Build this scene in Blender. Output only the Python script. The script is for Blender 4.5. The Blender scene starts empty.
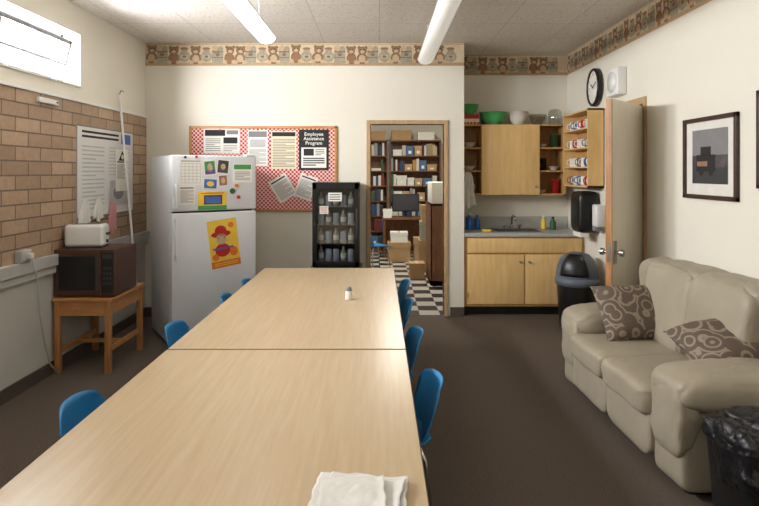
import bpy, math, random
from mathutils import Vector, Matrix, noise, Euler
random.seed(7)
S=bpy.context.scene
COL=S.collection
S.view_settings.view_transform='Standard'
# ------------------------------------------------------------------ materials
def nt(name):
    m=bpy.data.materials.new(name); m.use_nodes=True
    n=m.node_tree.nodes; l=m.node_tree.links
    return m,n,l,n['Principled BSDF']
def srgb(c):
    return tuple(((x/255)/12.92 if x/255<=0.04045 else ((x/255+0.055)/1.055)**2.4) for x in c)+(1,)
def mat(name,c,rough=.6,metal=0,var=.06,scale=8,bump=0,bscale=60,coat=0,emit=0,spec=.5):
    m,n,l,b=nt(name); c=srgb(c)
    tc=n.new('ShaderNodeTexCoord'); no=n.new('ShaderNodeTexNoise'); no.inputs['Scale'].default_value=scale
    no.inputs['Detail'].default_value=4
    l.new(tc.outputs['Object'],no.inputs['Vector'])
    r=n.new('ShaderNodeValToRGB')
    r.color_ramp.elements[0].position=.3; r.color_ramp.elements[1].position=.7
    r.color_ramp.elements[0].color=tuple(x*(1-var) for x in c[:3])+(1,)
    r.color_ramp.elements[1].color=tuple(min(1,x*(1+var)) for x in c[:3])+(1,)
    l.new(no.outputs['Fac'],r.inputs['Fac']); l.new(r.outputs['Color'],b.inputs['Base Color'])
    b.inputs['Roughness'].default_value=rough; b.inputs['Metallic'].default_value=metal
    b.inputs['Coat Weight'].default_value=coat; b.inputs['Specular IOR Level'].default_value=spec
    if emit:
        b.inputs['Emission Color'].default_value=c; b.inputs['Emission Strength'].default_value=emit
    if bump:
        n2=n.new('ShaderNodeTexNoise'); n2.inputs['Scale'].default_value=bscale; n2.inputs['Detail'].default_value=5
        l.new(tc.outputs['Object'],n2.inputs['Vector'])
        bp=n.new('ShaderNodeBump'); bp.inputs['Strength'].default_value=bump; bp.inputs['Distance'].default_value=.01
        l.new(n2.outputs['Fac'],bp.inputs['Height']); l.new(bp.outputs['Normal'],b.inputs['Normal'])
    return m
def wood(name,c1,c2,stretch=(1,12,12),scale=3,rough=.45,coat=0):
    m,n,l,b=nt(name)
    tc=n.new('ShaderNodeTexCoord'); mp=n.new('ShaderNodeMapping'); mp.inputs['Scale'].default_value=stretch
    no=n.new('ShaderNodeTexNoise'); no.inputs['Scale'].default_value=scale; no.inputs['Detail'].default_value=6; no.inputs['Roughness'].default_value=.6
    l.new(tc.outputs['Object'],mp.inputs['Vector']); l.new(mp.outputs['Vector'],no.inputs['Vector'])
    r=n.new('ShaderNodeValToRGB'); r.color_ramp.elements[0].position=.32; r.color_ramp.elements[1].position=.68
    r.color_ramp.elements[0].color=srgb(c1); r.color_ramp.elements[1].color=srgb(c2)
    l.new(no.outputs['Fac'],r.inputs['Fac']); l.new(r.outputs['Color'],b.inputs['Base Color'])
    b.inputs['Roughness'].default_value=rough; b.inputs['Coat Weight'].default_value=coat
    return m
def checker(name,c1,c2,scale,rough=.5,axes='XY'):
    m,n,l,b=nt(name)
    tc=n.new('ShaderNodeTexCoord'); ch=n.new('ShaderNodeTexChecker'); ch.inputs['Scale'].default_value=scale
    mp=n.new('ShaderNodeMapping'); mp.inputs['Location'].default_value=(.003,.003,.0037)
    mp.inputs['Scale'].default_value=(1,1,.01)
    ch.inputs['Color1'].default_value=srgb(c1); ch.inputs['Color2'].default_value=srgb(c2)
    l.new(tc.outputs['Object'],mp.inputs['Vector']); l.new(mp.outputs['Vector'],ch.inputs['Vector']); l.new(ch.outputs['Color'],b.inputs['Base Color'])
    b.inputs['Roughness'].default_value=rough
    return m
def brick():
    m,n,l,b=nt('glazed_brick')
    tc=n.new('ShaderNodeTexCoord'); sp=n.new('ShaderNodeSeparateXYZ'); cb=n.new('ShaderNodeCombineXYZ')
    l.new(tc.outputs['Object'],sp.inputs[0]); l.new(sp.outputs['Y'],cb.inputs['X']); l.new(sp.outputs['Z'],cb.inputs['Y'])
    bt=n.new('ShaderNodeTexBrick'); l.new(cb.outputs[0],bt.inputs['Vector'])
    bt.inputs['Scale'].default_value=1; bt.inputs['Brick Width'].default_value=.30; bt.inputs['Row Height'].default_value=.105
    bt.inputs['Mortar Size'].default_value=.006; bt.inputs['Mortar Smooth'].default_value=.1; bt.inputs['Bias'].default_value=0
    bt.inputs['Color1'].default_value=srgb((190,162,134)); bt.inputs['Color2'].default_value=srgb((160,132,108)); bt.inputs['Mortar'].default_value=srgb((112,94,80))
    no=n.new('ShaderNodeTexNoise'); no.inputs['Scale'].default_value=25; l.new(tc.outputs['Object'],no.inputs['Vector'])
    mx=n.new('ShaderNodeMix'); mx.data_type='RGBA'; mx.blend_type='OVERLAY'; mx.inputs['Factor'].default_value=.2
    l.new(bt.outputs['Color'],mx.inputs['A']); l.new(no.outputs['Fac'],mx.inputs['B']); l.new(mx.outputs['Result'],b.inputs['Base Color'])
    bp=n.new('ShaderNodeBump'); bp.inputs['Strength'].default_value=.6; bp.inputs['Distance'].default_value=.004; bp.invert=True
    l.new(bt.outputs['Fac'],bp.inputs['Height']); l.new(bp.outputs['Normal'],b.inputs['Normal'])
    b.inputs['Roughness'].default_value=.5
    return m
def ceiling_mat():
    m,n,l,b=nt('ceiling_tile')
    tc=n.new('ShaderNodeTexCoord')
    bt=n.new('ShaderNodeTexBrick'); l.new(tc.outputs['Object'],bt.inputs['Vector'])
    bt.offset=0; bt.inputs['Scale'].default_value=1; bt.inputs['Brick Width'].default_value=.61; bt.inputs['Row Height'].default_value=.61
    bt.inputs['Mortar Size'].default_value=.004; bt.inputs['Color1'].default_value=srgb((224,217,208)); bt.inputs['Color2'].default_value=srgb((218,211,202)); bt.inputs['Mortar'].default_value=srgb((190,183,173))
    vo=n.new('ShaderNodeTexVoronoi'); vo.inputs['Scale'].default_value=28; l.new(tc.outputs['Object'],vo.inputs['Vector'])
    r=n.new('ShaderNodeValToRGB'); r.color_ramp.elements[0].position=.14; r.color_ramp.elements[0].color=(.4,.37,.35,1); r.color_ramp.elements[1].position=.3; r.color_ramp.elements[1].color=(1,1,1,1)
    l.new(vo.outputs['Distance'],r.inputs['Fac'])
    mx=n.new('ShaderNodeMix'); mx.data_type='RGBA'; mx.blend_type='MULTIPLY'; mx.inputs['Factor'].default_value=.6
    l.new(bt.outputs['Color'],mx.inputs['A']); l.new(r.outputs['Color'],mx.inputs['B']); l.new(mx.outputs['Result'],b.inputs['Base Color'])
    b.inputs['Roughness'].default_value=.9
    return m
def scroll_mat():
    m,n,l,b=nt('scroll_fabric')
    tc=n.new('ShaderNodeTexCoord'); vo=n.new('ShaderNodeTexVoronoi'); vo.inputs['Scale'].default_value=9; vo.inputs['Randomness'].default_value=.7
    l.new(tc.outputs['Object'],vo.inputs['Vector'])
    mu=n.new('ShaderNodeMath'); mu.operation='MULTIPLY'; mu.inputs[1].default_value=22; l.new(vo.outputs['Distance'],mu.inputs[0])
    si=n.new('ShaderNodeMath'); si.operation='SINE'; l.new(mu.outputs[0],si.inputs[0])
    r=n.new('ShaderNodeValToRGB'); r.color_ramp.elements[0].position=.3; r.color_ramp.elements[0].color=srgb((96,82,72)); r.color_ramp.elements[1].position=.8; r.color_ramp.elements[1].color=srgb((144,130,112))
    l.new(si.outputs[0],r.inputs['Fac']); l.new(r.outputs['Color'],b.inputs['Base Color']); b.inputs['Roughness'].default_value=.85
    return m
def glass_mat(name,tint=(1,1,1,1),gl=.08):
    m,n,l,b=nt(name); n.remove(b)
    t=n.new('ShaderNodeBsdfTransparent'); t.inputs[0].default_value=tint
    g=n.new('ShaderNodeBsdfGlossy'); g.inputs['Roughness'].default_value=.03
    mx=n.new('ShaderNodeMixShader'); mx.inputs[0].default_value=gl
    l.new(t.outputs[0],mx.inputs[1]); l.new(g.outputs[0],mx.inputs[2]); l.new(mx.outputs[0],n['Material Output'].inputs['Surface'])
    return m
M={}
M['wall']=mat('cream_paint',(230,225,211),.75,var=.012,scale=2,bump=.05,bscale=120)
M['wall_low']=mat('dull_cream_paint',(198,195,187),.7,var=.03,scale=3)
M['carpet']=mat('brown_carpet',(100,89,80),.95,var=.32,scale=150,bump=.5,bscale=300,spec=.1)
M['brick']=brick(); M['ceil']=ceiling_mat()
M['white']=mat('white_enamel',(232,232,230),.35,var=.01)
M['fridge']=mat('white_appliance',(220,223,227),.35,var=.012,bump=.04,bscale=300)
M['gap']=mat('dark_gap',(40,38,38),.7)
M['black']=mat('black_plastic',(22,22,23),.35,var=.1)
M['blackgloss']=mat('black_bag',(20,20,23),.36,var=.1,bump=.9,bscale=22)
M['dgray']=mat('dark_gray',(58,58,62),.5)
M['gray']=mat('gray_plastic',(128,130,134),.5)
M['lgray']=mat('light_gray',(186,186,184),.5)
M['chrome']=mat('chrome',(200,200,200),.2,metal=1,var=.01)
M['steel']=mat('brushed_steel',(170,172,172),.3,metal=1,var=.03)
M['counter']=mat('gray_laminate',(182,182,176),.4,var=.06,scale=60)
M['paper']=mat('paper_white',(238,236,228),.8,var=.01)
M['cream']=mat('paper_cream',(232,220,190),.8,var=.01)
M['poster']=mat('poster_laminate',(232,232,230),.25,var=.01)
M['ink']=mat('ink_black',(40,38,40),.8)
M['inkgray']=mat('ink_gray',(130,128,128),.8)
M['red']=mat('print_red',(188,38,40),.7)
M['yellow']=mat('print_yellow',(238,200,70),.7)
M['orange']=mat('print_orange',(226,120,40),.7)
M['green']=mat('print_green',(70,150,80),.7)
M['bgreen']=mat('green_plastic',(92,190,112),.4)
M['dgreen']=mat('dark_green',(48,92,60),.6)
M['purple']=mat('print_purple',(110,80,150),.7)
M['pblue']=mat('print_blue',(70,110,180),.7)
M['blue']=mat('blue_polypropylene',(38,130,190),.42,var=.04,bump=.05,bscale=200)
M['bluebottle']=mat('blue_soap',(40,110,200),.25)
M['pink']=mat('pink_cloth',(208,150,150),.9)
M['cloth']=mat('white_cloth',(226,224,218),.9,bump=.2,bscale=40)
M['tabletop']=wood('maple_laminate',(192,167,132),(199,176,142),stretch=(26,1.3,10),scale=2.2,rough=.27)
M['edge']=mat('brown_edge_band',(92,70,52),.5)
M['birch']=wood('birch_cabinet',(222,182,118),(234,198,138),stretch=(10,10,1.2),scale=2.5,rough=.4)
M['birch2']=wood('birch_shelf_wood',(184,140,86),(206,160,102),stretch=(10,10,1.5),scale=2.5,rough=.5)
M['oak']=wood('honey_oak',(176,120,70),(202,146,90),stretch=(1.5,10,10),scale=3,rough=.45)
M['oakv']=wood('honey_oak_upright',(158,108,62),(190,136,84),stretch=(10,10,1.5),scale=3,rough=.45)
M['trimwood']=wood('stained_trim',(178,146,108),(198,166,126),stretch=(10,10,1.5),scale=3)
M['doorwood']=wood('pale_door_veneer',(218,208,188),(225,216,198),stretch=(12,12,1),scale=2,rough=.45)
M['dwood']=wood('dark_walnut',(48,30,24),(72,44,32),stretch=(2,10,10),scale=4,rough=.35)
M['mwood']=wood('woodgrain_vinyl',(60,36,28),(88,54,40),stretch=(1,14,14),scale=3,rough=.4)
M['bookwood']=wood('bookcase_wood',(104,66,42),(132,86,54),stretch=(4,4,2),scale=3)
M['board']=checker('red_check_fabric',(190,40,48),(232,210,202),44,.85)
M['vct']=checker('checker_tile',(44,42,43),(190,184,172),4.4,.35)
M['leather']=mat('taupe_leather',(160,150,131),.48,var=.05,scale=5,bump=.4,bscale=11,spec=.4)
M['scroll']=scroll_mat()
M['borderbg']=mat('border_tan',(216,196,164),.8,var=.08,scale=30)
M['borderbot']=mat('border_brown',(184,154,118),.8,var=.1,scale=30)
M['bear']=mat('bear_brown',(140,110,84),.8,var=.3,scale=60)
M['bearl']=mat('bear_light',(200,174,140),.8,var=.15,scale=60)
M['bred']=mat('border_rust',(156,112,88),.8)
M['jar']=mat('jar_gray_green',(164,158,140),.8,var=.2,scale=40)
M['drink']=mat('drink_label_gray_glow',(170,176,180),.4,emit=.05)  # faint glow put into the can colour to brighten it inside the cooler
M['lamp']=mat('diffuser_lit',(250,250,245),.5,emit=5.5)
M['lamp2']=mat('diffuser_dim',(240,239,234),.5,emit=.35)
M['glass']=glass_mat('window_glass'); M['dglass']=glass_mat('cooler_glass',(.8,.82,.84,1),.08)
M['clearp']=glass_mat('clear_plastic',(.82,.84,.84,1),.2)
M['clockface']=mat('clock_face',(236,234,228),.5)
M['photo']=mat('print_dark',(74,68,70),.6,var=.6,scale=9)
M['matte']=mat('photo_mat_white',(224,220,212),.8)
M['card']=mat('cardboard',(180,146,104),.85)
M['lidblue']=mat('slate_plastic',(96,102,114),.4)
M['tile']=mat('baseboard_rubber',(84,74,66),.6)
# ------------------------------------------------------------------ mesh builder
class MB:
    def __init__(s): s.v=[];s.f=[];s.mi=[];s.sm=[];s.mats=[];s.M=Matrix()
    def mid(s,m):
        if isinstance(m,str): m=M[m]
        if m not in s.mats: s.mats.append(m)
        return s.mats.index(m)
    def add(s,vs,fs,m,sm=False):
        o=len(s.v); k=s.mid(m)
        s.v+= [tuple(s.M@Vector(v)) for v in vs]
        for f in fs: s.f.append(tuple(i+o for i in f)); s.mi.append(k); s.sm.append(sm)
        return s
    def box(s,x0,y0,z0,x1,y1,z1,m):
        return s.add([(x0,y0,z0),(x1,y0,z0),(x1,y1,z0),(x0,y1,z0),(x0,y0,z1),(x1,y0,z1),(x1,y1,z1),(x0,y1,z1)],
          [(0,3,2,1),(4,5,6,7),(0,1,5,4),(1,2,6,5),(2,3,7,6),(3,0,4,7)],m)
    def rbox(s,x0,y0,z0,x1,y1,z1,m,b=.01,seg=3,taper=1,top=1):
        import bmesh
        bm=bmesh.new(); bmesh.ops.create_cube(bm,size=1)
        for v in bm.verts:
            t=taper if v.co.z<0 else top
            v.co=Vector(((x0+x1)/2+v.co.x*(x1-x0)*t,(y0+y1)/2+v.co.y*(y1-y0)*t,(z0+z1)/2+v.co.z*(z1-z0)))
        bmesh.ops.bevel(bm,geom=bm.edges[:],offset=b,segments=seg,profile=.5,affect='EDGES')
        bm.verts.index_update()
        vs=[tuple(v.co) for v in bm.verts]; fs=[tuple(v.index for v in f.verts) for f in bm.faces]; bm.free()
        return s.add(vs,fs,m,True)
    def cyl(s,p0,p1,r,m,n=14,r2=None,sm=True):
        p0=Vector(p0);p1=Vector(p1); r2=r if r2 is None else r2
        d=(p1-p0).normalized(); a=d.orthogonal().normalized(); b=d.cross(a)
        vs=[];fs=[]
        for i in range(n):
            t=2*math.pi*i/n; o=a*math.cos(t)+b*math.sin(t); vs.append(p0+o*r); vs.append(p1+o*r2)
        for i in range(n):
            j=(i+1)%n; fs.append((2*i,2*j,2*j+1,2*i+1))
        s.add(vs,fs,m,sm)
        s.add([vs[2*i] for i in range(n)],[tuple(range(n))[::-1]],m); s.add([vs[2*i+1] for i in range(n)],[tuple(range(n))],m)
        return s
    def tube(s,pts,r,m,n=8):
        pts=[Vector(p) for p in pts]; vs=[];fs=[]; a=None
        for k,p in enumerate(pts):
            d=(pts[min(k+1,len(pts)-1)]-pts[max(k-1,0)]).normalized()
            if a is None: a=d.orthogonal().normalized()
            a=(a-d*a.dot(d)).normalized(); b=d.cross(a)
            for i in range(n):
                t=2*math.pi*i/n; vs.append(p+(a*math.cos(t)+b*math.sin(t))*r)
        for k in range(len(pts)-1):
            for i in range(n):
                j=(i+1)%n; fs.append((k*n+i,k*n+j,(k+1)*n+j,(k+1)*n+i))
        fs.append(tuple(range(n))[::-1]); fs.append(tuple((len(pts)-1)*n+i for i in range(n)))
        return s.add(vs,fs,m,True)
    def lathe(s,prof,m,n=28,c=(0,0,0),sx=1,sy=1):
        vs=[];fs=[]
        for r,z in prof:
            for i in range(n):
                t=2*math.pi*i/n; vs.append((c[0]+r*math.cos(t)*sx,c[1]+r*math.sin(t)*sy,c[2]+z))
        for k in range(len(prof)-1):
            for i in range(n):
                j=(i+1)%n; fs.append((k*n+i,k*n+j,(k+1)*n+j,(k+1)*n+i))
        return s.add(vs,fs,m,True)
    def sell(s,c,sz,m,e1=.5,e2=.5,nu=40,nv=24,amp=0,fr=4,seed=0,rot=None,crease=0):
        def p(a,e): return math.copysign(abs(a)**e,a)
        vs=[];fs=[]; R=Euler(rot).to_matrix() if rot else None
        for k in range(nv+1):
            v=-math.pi/2+math.pi*k/nv
            for i in range(nu):
                u=2*math.pi*i/nu
                q=Vector((p(math.cos(v),e1)*p(math.cos(u),e2)*sz[0]/2,p(math.cos(v),e1)*p(math.sin(u),e2)*sz[1]/2,p(math.sin(v),e1)*sz[2]/2))
                if amp: q+=q.normalized()*noise.noise(q*fr+Vector((seed,seed*2,0)))*amp
                if crease: q-=q.normalized()*crease*max(0,1-abs(noise.noise(q*fr*1.6+Vector((seed*3,1,seed))))*7)
                if R: q=R@q
                vs.append(q+Vector(c))
        for k in range(nv):
            for i in range(nu):
                j=(i+1)%nu; fs.append((k*nu+i,k*nu+j,(k+1)*nu+j,(k+1)*nu+i))
        return s.add(vs,fs,m,True)
    def q(s,x0,y0,x1,y1,z,m): return s.add([(x0,y0,z),(x1,y0,z),(x1,y1,z),(x0,y1,z)],[(0,1,2,3)],m)
    def e(s,cx,cy,rx,ry,z,m,n=16):
        return s.add([(cx+rx*math.cos(2*math.pi*i/n),cy+ry*math.sin(2*math.pi*i/n),z) for i in range(n)],[tuple(range(n))],m)
    def lines(s,x0,y1,x1,y0,z,m,n,t=.35):
        h=(y1-y0)/n
        for i in range(n):
            y=y1-h*(i+.5); xe=x1 if i%4!=3 else x0+(x1-x0)*.6
            s.q(x0,y-h*t/2,xe,y+h*t/2,z,m)
        return s
    def text(s,body,x,y,size,z,m,align='CENTER'):
        cu=bpy.data.curves.new('t','FONT'); cu.body=body; cu.size=size; cu.align_x=align; cu.resolution_u=2; cu.offset=size*.012
        o=bpy.data.objects.new('t',cu); COL.objects.link(o)
        dg=bpy.context.evaluated_depsgraph_get(); me=bpy.data.meshes.new_from_object(o.evaluated_get(dg))
        s.add([(v.co.x+x,v.co.y+y,z) for v in me.vertices],[tuple(p.vertices) for p in me.polygons],m)
        bpy.data.objects.remove(o); bpy.data.curves.remove(cu); bpy.data.meshes.remove(me)
        return s
def fin(mb,name,parent=None,label=None,cat=None,loc=None,rot=None,mw=None,kind=None,group=None,solid=0,bevel=0,sub=0):
    me=bpy.data.meshes.new(name); me.from_pydata(mb.v,[],mb.f)
    for m in mb.mats: me.materials.append(m)
    for i,p in enumerate(me.polygons): p.material_index=mb.mi[i]; p.use_smooth=mb.sm[i]
    me.update()
    o=bpy.data.objects.new(name,me); COL.objects.link(o)
    if parent: o.parent=parent
    if mw is not None: o.matrix_world=mw
    if loc: o.location=loc
    if rot: o.rotation_euler=rot
    if label: o['label']=label
    if cat: o['category']=cat
    if kind: o['kind']=kind
    if group: o['group']=group
    if solid:
        d=o.modifiers.new('s','SOLIDIFY'); d.thickness=solid; d.offset=0
    if bevel:
        d=o.modifiers.new('b','BEVEL'); d.width=bevel; d.segments=2; d.limit_method='ANGLE'
    if sub:
        d=o.modifiers.new('u','SUBSURF'); d.levels=sub; d.render_levels=sub
    return o
def thing(name,label,cat,loc=(0,0,0),rz=0,group=None):
    o=bpy.data.objects.new(name,None); COL.objects.link(o); o.empty_display_size=.1
    o.location=loc; o.rotation_euler=(0,0,rz); o['label']=label; o['category']=cat
    if group: o['group']=group
    return o
def dup(root,loc=None,rot=None,label=None,scale=None,group=None):
    def cp(o,par):
        c=o.copy(); COL.objects.link(c); c.parent=par
        for ch in list(o.children): cp(ch,c)
        return c
    c=cp(root,None)
    if loc is not None: c.location=loc
    if rot is not None: c.rotation_euler=rot
    if scale is not None: c.scale=scale
    if label: c['label']=label
    if group: c['group']=group
    return c
def FB(x,y,z): return Matrix(((1,0,0,x),(0,0,-1,y),(0,1,0,z),(0,0,0,1)))
def FR(x,y,z): return Matrix(((0,0,-1,x),(-1,0,0,y),(0,1,0,z),(0,0,0,1)))
def FL(x,y,z): return Matrix(((0,0,1,x),(1,0,0,y),(0,1,0,z),(0,0,0,1)))
H=3.03; XL=-2.6; XR=2.29; YB=6.33; YA=6.95
# ------------------------------------------------------------------ room shell
b=MB(); b.box(XL-.25,-2.5,-.1,XR+.15,6.38,0,'carpet'); b.box(.9,6.38,-.1,XR+.15,7.05,0,'carpet'); fin(b,'floor',kind='structure')
b=MB(); b.box(-1.6,6.38,-.1,.9,7.05,0,'vct'); b.box(-1.6,7.05,-.1,2.2,12.0,0,'vct'); fin(b,'floor',kind='structure')
b=MB(); b.box(XL-.25,-2.5,H,XR+.15,7.05,H+.1,'ceil'); b.box(-1.6,7.05,H,2.2,12.0,H+.1,'ceil'); fin(b,'ceiling',kind='structure')
DX0,DX1,DZ=-.10,.715,2.13
b=MB(); b.box(XL-.25,YB,0,DX0,YB+.1,H,'wall'); b.box(DX1,YB,0,.94,YB+.1,H,'wall'); b.box(DX0,YB,DZ,DX1,YB+.1,H,'wall'); fin(b,'wall_back',kind='structure')
b=MB(); b.box(.88,YB+.1,0,.94,YA,H,'wall'); b.box(.88,YA,0,XR+.15,YA+.1,H,'wall'); fin(b,'wall_alcove',kind='structure')
RY0,RY1,RZ=4.92,5.68,2.19
b=MB(); b.box(XR,-2.5,0,XR+.15,RY0,H,'wall'); b.box(XR,RY1,0,XR+.15,YA,H,'wall'); b.box(XR,RY0,RZ,XR+.15,RY1,H,'wall'); fin(b,'wall_right',kind='structure')
b=MB(); b.box(3.4,4.0,0,3.5,6.6,H,'wall_low'); b.box(2.44,4.0,-.1,3.5,6.6,0,'carpet'); b.box(2.44,4.0,H,3.5,6.6,H+.1,'wall_low'); b.box(2.44,3.9,0,3.5,4.0,H,'wall_low'); b.box(2.44,6.6,0,3.5,6.7,H,'wall_low'); fin(b,'wall_hall',kind='structure')
b=MB(); b.box(XL-.25,-2.6,0,XR+.15,-2.5,H,'wall'); fin(b,'wall_front',kind='structure')
WZ0,WZ1=2.33,2.79
wins=[(3.90,4.95),(2.55,3.62),(1.2,2.27),(-.15,.92)]
b=MB(); b.box(XL-.25,-2.5,0,XL,YB,.86,'wall_low'); b.box(XL-.25,-2.5,2.2,XL,YB,WZ0,'wall'); b.box(XL-.25,-2.5,WZ1,XL,YB,H,'wall')
ys=[-2.5]+[y for w in sorted(wins) for y in w]+[YB]
for i in range(0,len(ys),2): b.box(XL-.25,ys[i],WZ0,XL,ys[i+1],WZ1,'wall')
fin(b,'wall_left',kind='structure')
b=MB(); b.box(XL-.25,-2.5,.95,XL+.012,YB,2.2,'brick'); fin(b,'wall_left_brick',kind='structure')
b=MB(); b.box(XL,-2.5,.86,XL+.05,YB,.95,'lgray'); b.box(XL,-2.5,.80,XL+.03,YB,.86,'wall_low'); fin(b,'trim_1',kind='structure',bevel=.005)
b=MB(); b.box(XL+.0,-2.5,2.2,XL+.03,YB,2.225,'white'); fin(b,'trim_2',kind='structure')
for i,(y0,y1) in enumerate(wins):
    b=MB(); x=XL-.21
    for a in [(y0,WZ0,y0+.03,WZ1),(y1-.03,WZ0,y1,WZ1),(y0,WZ0,y1,WZ0+.03),(y0,WZ1-.03,y1,WZ1)]:
        b.box(x,a[0],a[1],x+.06,a[2],a[3],'gray')
    # tilted hopper sash, hinged at the bottom, opening inward
    b.M=Matrix.Translation((x+.055,0,WZ0+.03))@Matrix.Rotation(math.radians(14),4,'Y')
    hh=WZ1-WZ0-.08
    for a in [(y0+.05,0,y0+.09,hh),(y1-.09,0,y1-.05,hh),(y0+.05,0,y1-.05,.035),(y0+.05,hh-.035,y1-.05,hh),(y0+.05,hh*.42,y1-.05,hh*.42+.018)]:
        b.box(0,a[0],a[1],.03,a[2],a[3],'gray')
    b.box(.012,y0+.08,.02,.016,y1-.08,hh-.02,'glass')
    b.M=Matrix()
    b.box(XL-.16,y0-.0,WZ0,XL+.02,y1,WZ0+.015,'white')
    fin(b,'window_%d'%(i+1),kind='structure')
b=MB(); b.box(-1.6,11.95,0,2.2,12.05,H,'wall'); b.box(-1.7,6.43,0,-1.6,12,H,'wall'); b.box(2.1,7.05,0,2.2,12,H,'wall'); fin(b,'wall_storeroom',kind='structure')
b=MB(); b.box(XL,YB-.012,0,DX0-.07,YB,.1,'tile'); b.box(DX1+.07,YB-.012,0,.94,YB,.1,'tile'); fin(b,'baseboard_back',kind='structure')
b=MB(); b.box(XL,-2.5,0,XL+.012,YB,.1,'tile'); fin(b,'baseboard_left',kind='structure')
b=MB(); b.box(XR-.012,-2.5,0,XR,RY0-.07,.1,'tile'); b.box(XR-.012,RY1+.07,0,XR,6.33,.1,'tile'); fin(b,'baseboard_right',kind='structure')
b=MB(); t=.045
b.box(DX0-t,YB-.02,0,DX0,YB+.12,DZ+t,'trimwood'); b.box(DX1,YB-.02,0,DX1+t,YB+.12,DZ+t,'trimwood'); b.box(DX0,YB-.02,DZ,DX1,YB+.12,DZ+t,'trimwood'); fin(b,'trim_3',kind='structure',bevel=.004)
b=MB(); b.box(XR-.02,RY0-.04,0,XR+.16,RY0,RZ+.06,'trimwood'); b.box(XR-.02,RY1,0,XR+.16,RY1+.05,RZ+.06,'trimwood'); b.box(XR-.02,RY0,RZ,XR+.16,RY1,RZ+.06,'trimwood'); fin(b,'trim_4',kind='structure',bevel=.004)
# wallpaper border
def border(n,fr,L):
    b=MB(); h=.245; b.box(0,0,0,L,h,.002,'borderbg'); b.q(0,0,L,.035,.0025,'borderbot'); b.q(0,h-.01,L,h,.0025,'borderbot')
    x=.07; k=0; rn=random.Random(5)
    seq=[1,3,2,0,1,0,3,2,1,3,0]
    while x<L-.1:
        z=.0035+.0012*(k%2); kk=seq[k%11]; k+=1; s=rn.uniform(.85,1.08); dy=rn.uniform(-.012,.004)
        if kk in (1,2):
            tl=rn.uniform(-.012,.012)
            b.e(x,.09+dy,.062*s,.065,z,'bear'); b.e(x+tl,.178+dy,.05*s,.046,z+.0004,'bear'); b.e(x-.038+tl,.212+dy,.019,.018,z,'bear'); b.e(x+.038+tl,.212+dy,.019,.018,z,'bear')
            b.e(x+tl,.166+dy,.024,.018,z+.0006,'bearl'); b.e(x,.088+dy,.038,.042,z+.0006,'bearl' if kk==1 else 'bred'); b.e(x-.05,.05+dy,.027,.02,z+.0007,'bearl'); b.e(x+.05,.05+dy,.027,.02,z+.0007,'bearl')
            b.e(x-.016+tl,.19+dy,.006,.006,z+.0008,'ink',8); b.e(x+.016+tl,.19+dy,.006,.006,z+.0008,'ink',8)
            x+=.118
        elif kk==3:
            b.q(x-.062,.035,x+.062,.16,z,'jar'); b.e(x,.16,.064,.016,z+.0003,'bear'); b.e(x-.026,.193,.038,.034,z+.0005,'bearl'); b.e(x+.03,.188,.032,.03,z+.0006,'jar'); b.q(x-.062,.085,x+.062,.095,z+.0006,'bear'); b.e(x,.122,.024,.016,z+.0007,'bear')
            x+=.13
        else:
            b.e(x,.10,.066,.062,z,'jar'); b.q(x-.035,.15,x+.035,.19,z+.0002,'jar'); b.e(x,.19,.044,.014,z+.0004,'bred'); b.q(x-.038,.08,x+.038,.12,z+.0005,'bearl'); b.e(x,.10,.022,.014,z+.0007,'bear')
            x+=.125
    return fin(b,n,mw=fr,kind='structure')
border('trim_5',FB(XL,YB-.001,2.78),.94-XL)
border('trim_6',FB(.94,YA-.001,2.78),XR-.94)
border('trim_7',FR(XR-.001,YA,2.78),9)
# ------------------------------------------------------------------ tables
def table(loc,L,label):
    t=thing('conference_table',label,'table',loc)
    W=1.16
    b=MB(); b.box(-W/2,0,.708,W/2,L,.738,'edge'); b.box(-W/2+.003,.003,.738,W/2-.003,L-.003,.742,'tabletop'); fin(b,'tabletop',t,bevel=.002)
    b=MB(); b.box(-W/2+.12,.12,.65,W/2-.12,.145,.708,'dgray'); b.box(-W/2+.12,L-.145,.65,W/2-.12,L-.12,.708,'dgray')
    b.box(-W/2+.12,.12,.65,-W/2+.145,L-.12,.708,'dgray'); b.box(W/2-.145,.12,.65,W/2-.12,L-.12,.708,'dgray'); fin(b,'apron',t)
    for x in (-W/2+.15,W/2-.15):
        for y in (.15,L-.15):
            b=MB(); b.cyl((x,y,.012),(x,y,.66),.02,'dgray'); b.cyl((x,y,0),(x,y,.014),.026,'black'); fin(b,'leg',t)
    return t
table((-.45,2.765,0),2.335,'maple laminate meeting table with dark edge, salt shaker on top')
table((-.45,.41,0),2.345,'maple laminate meeting table with dark edge, napkins on top')
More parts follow.
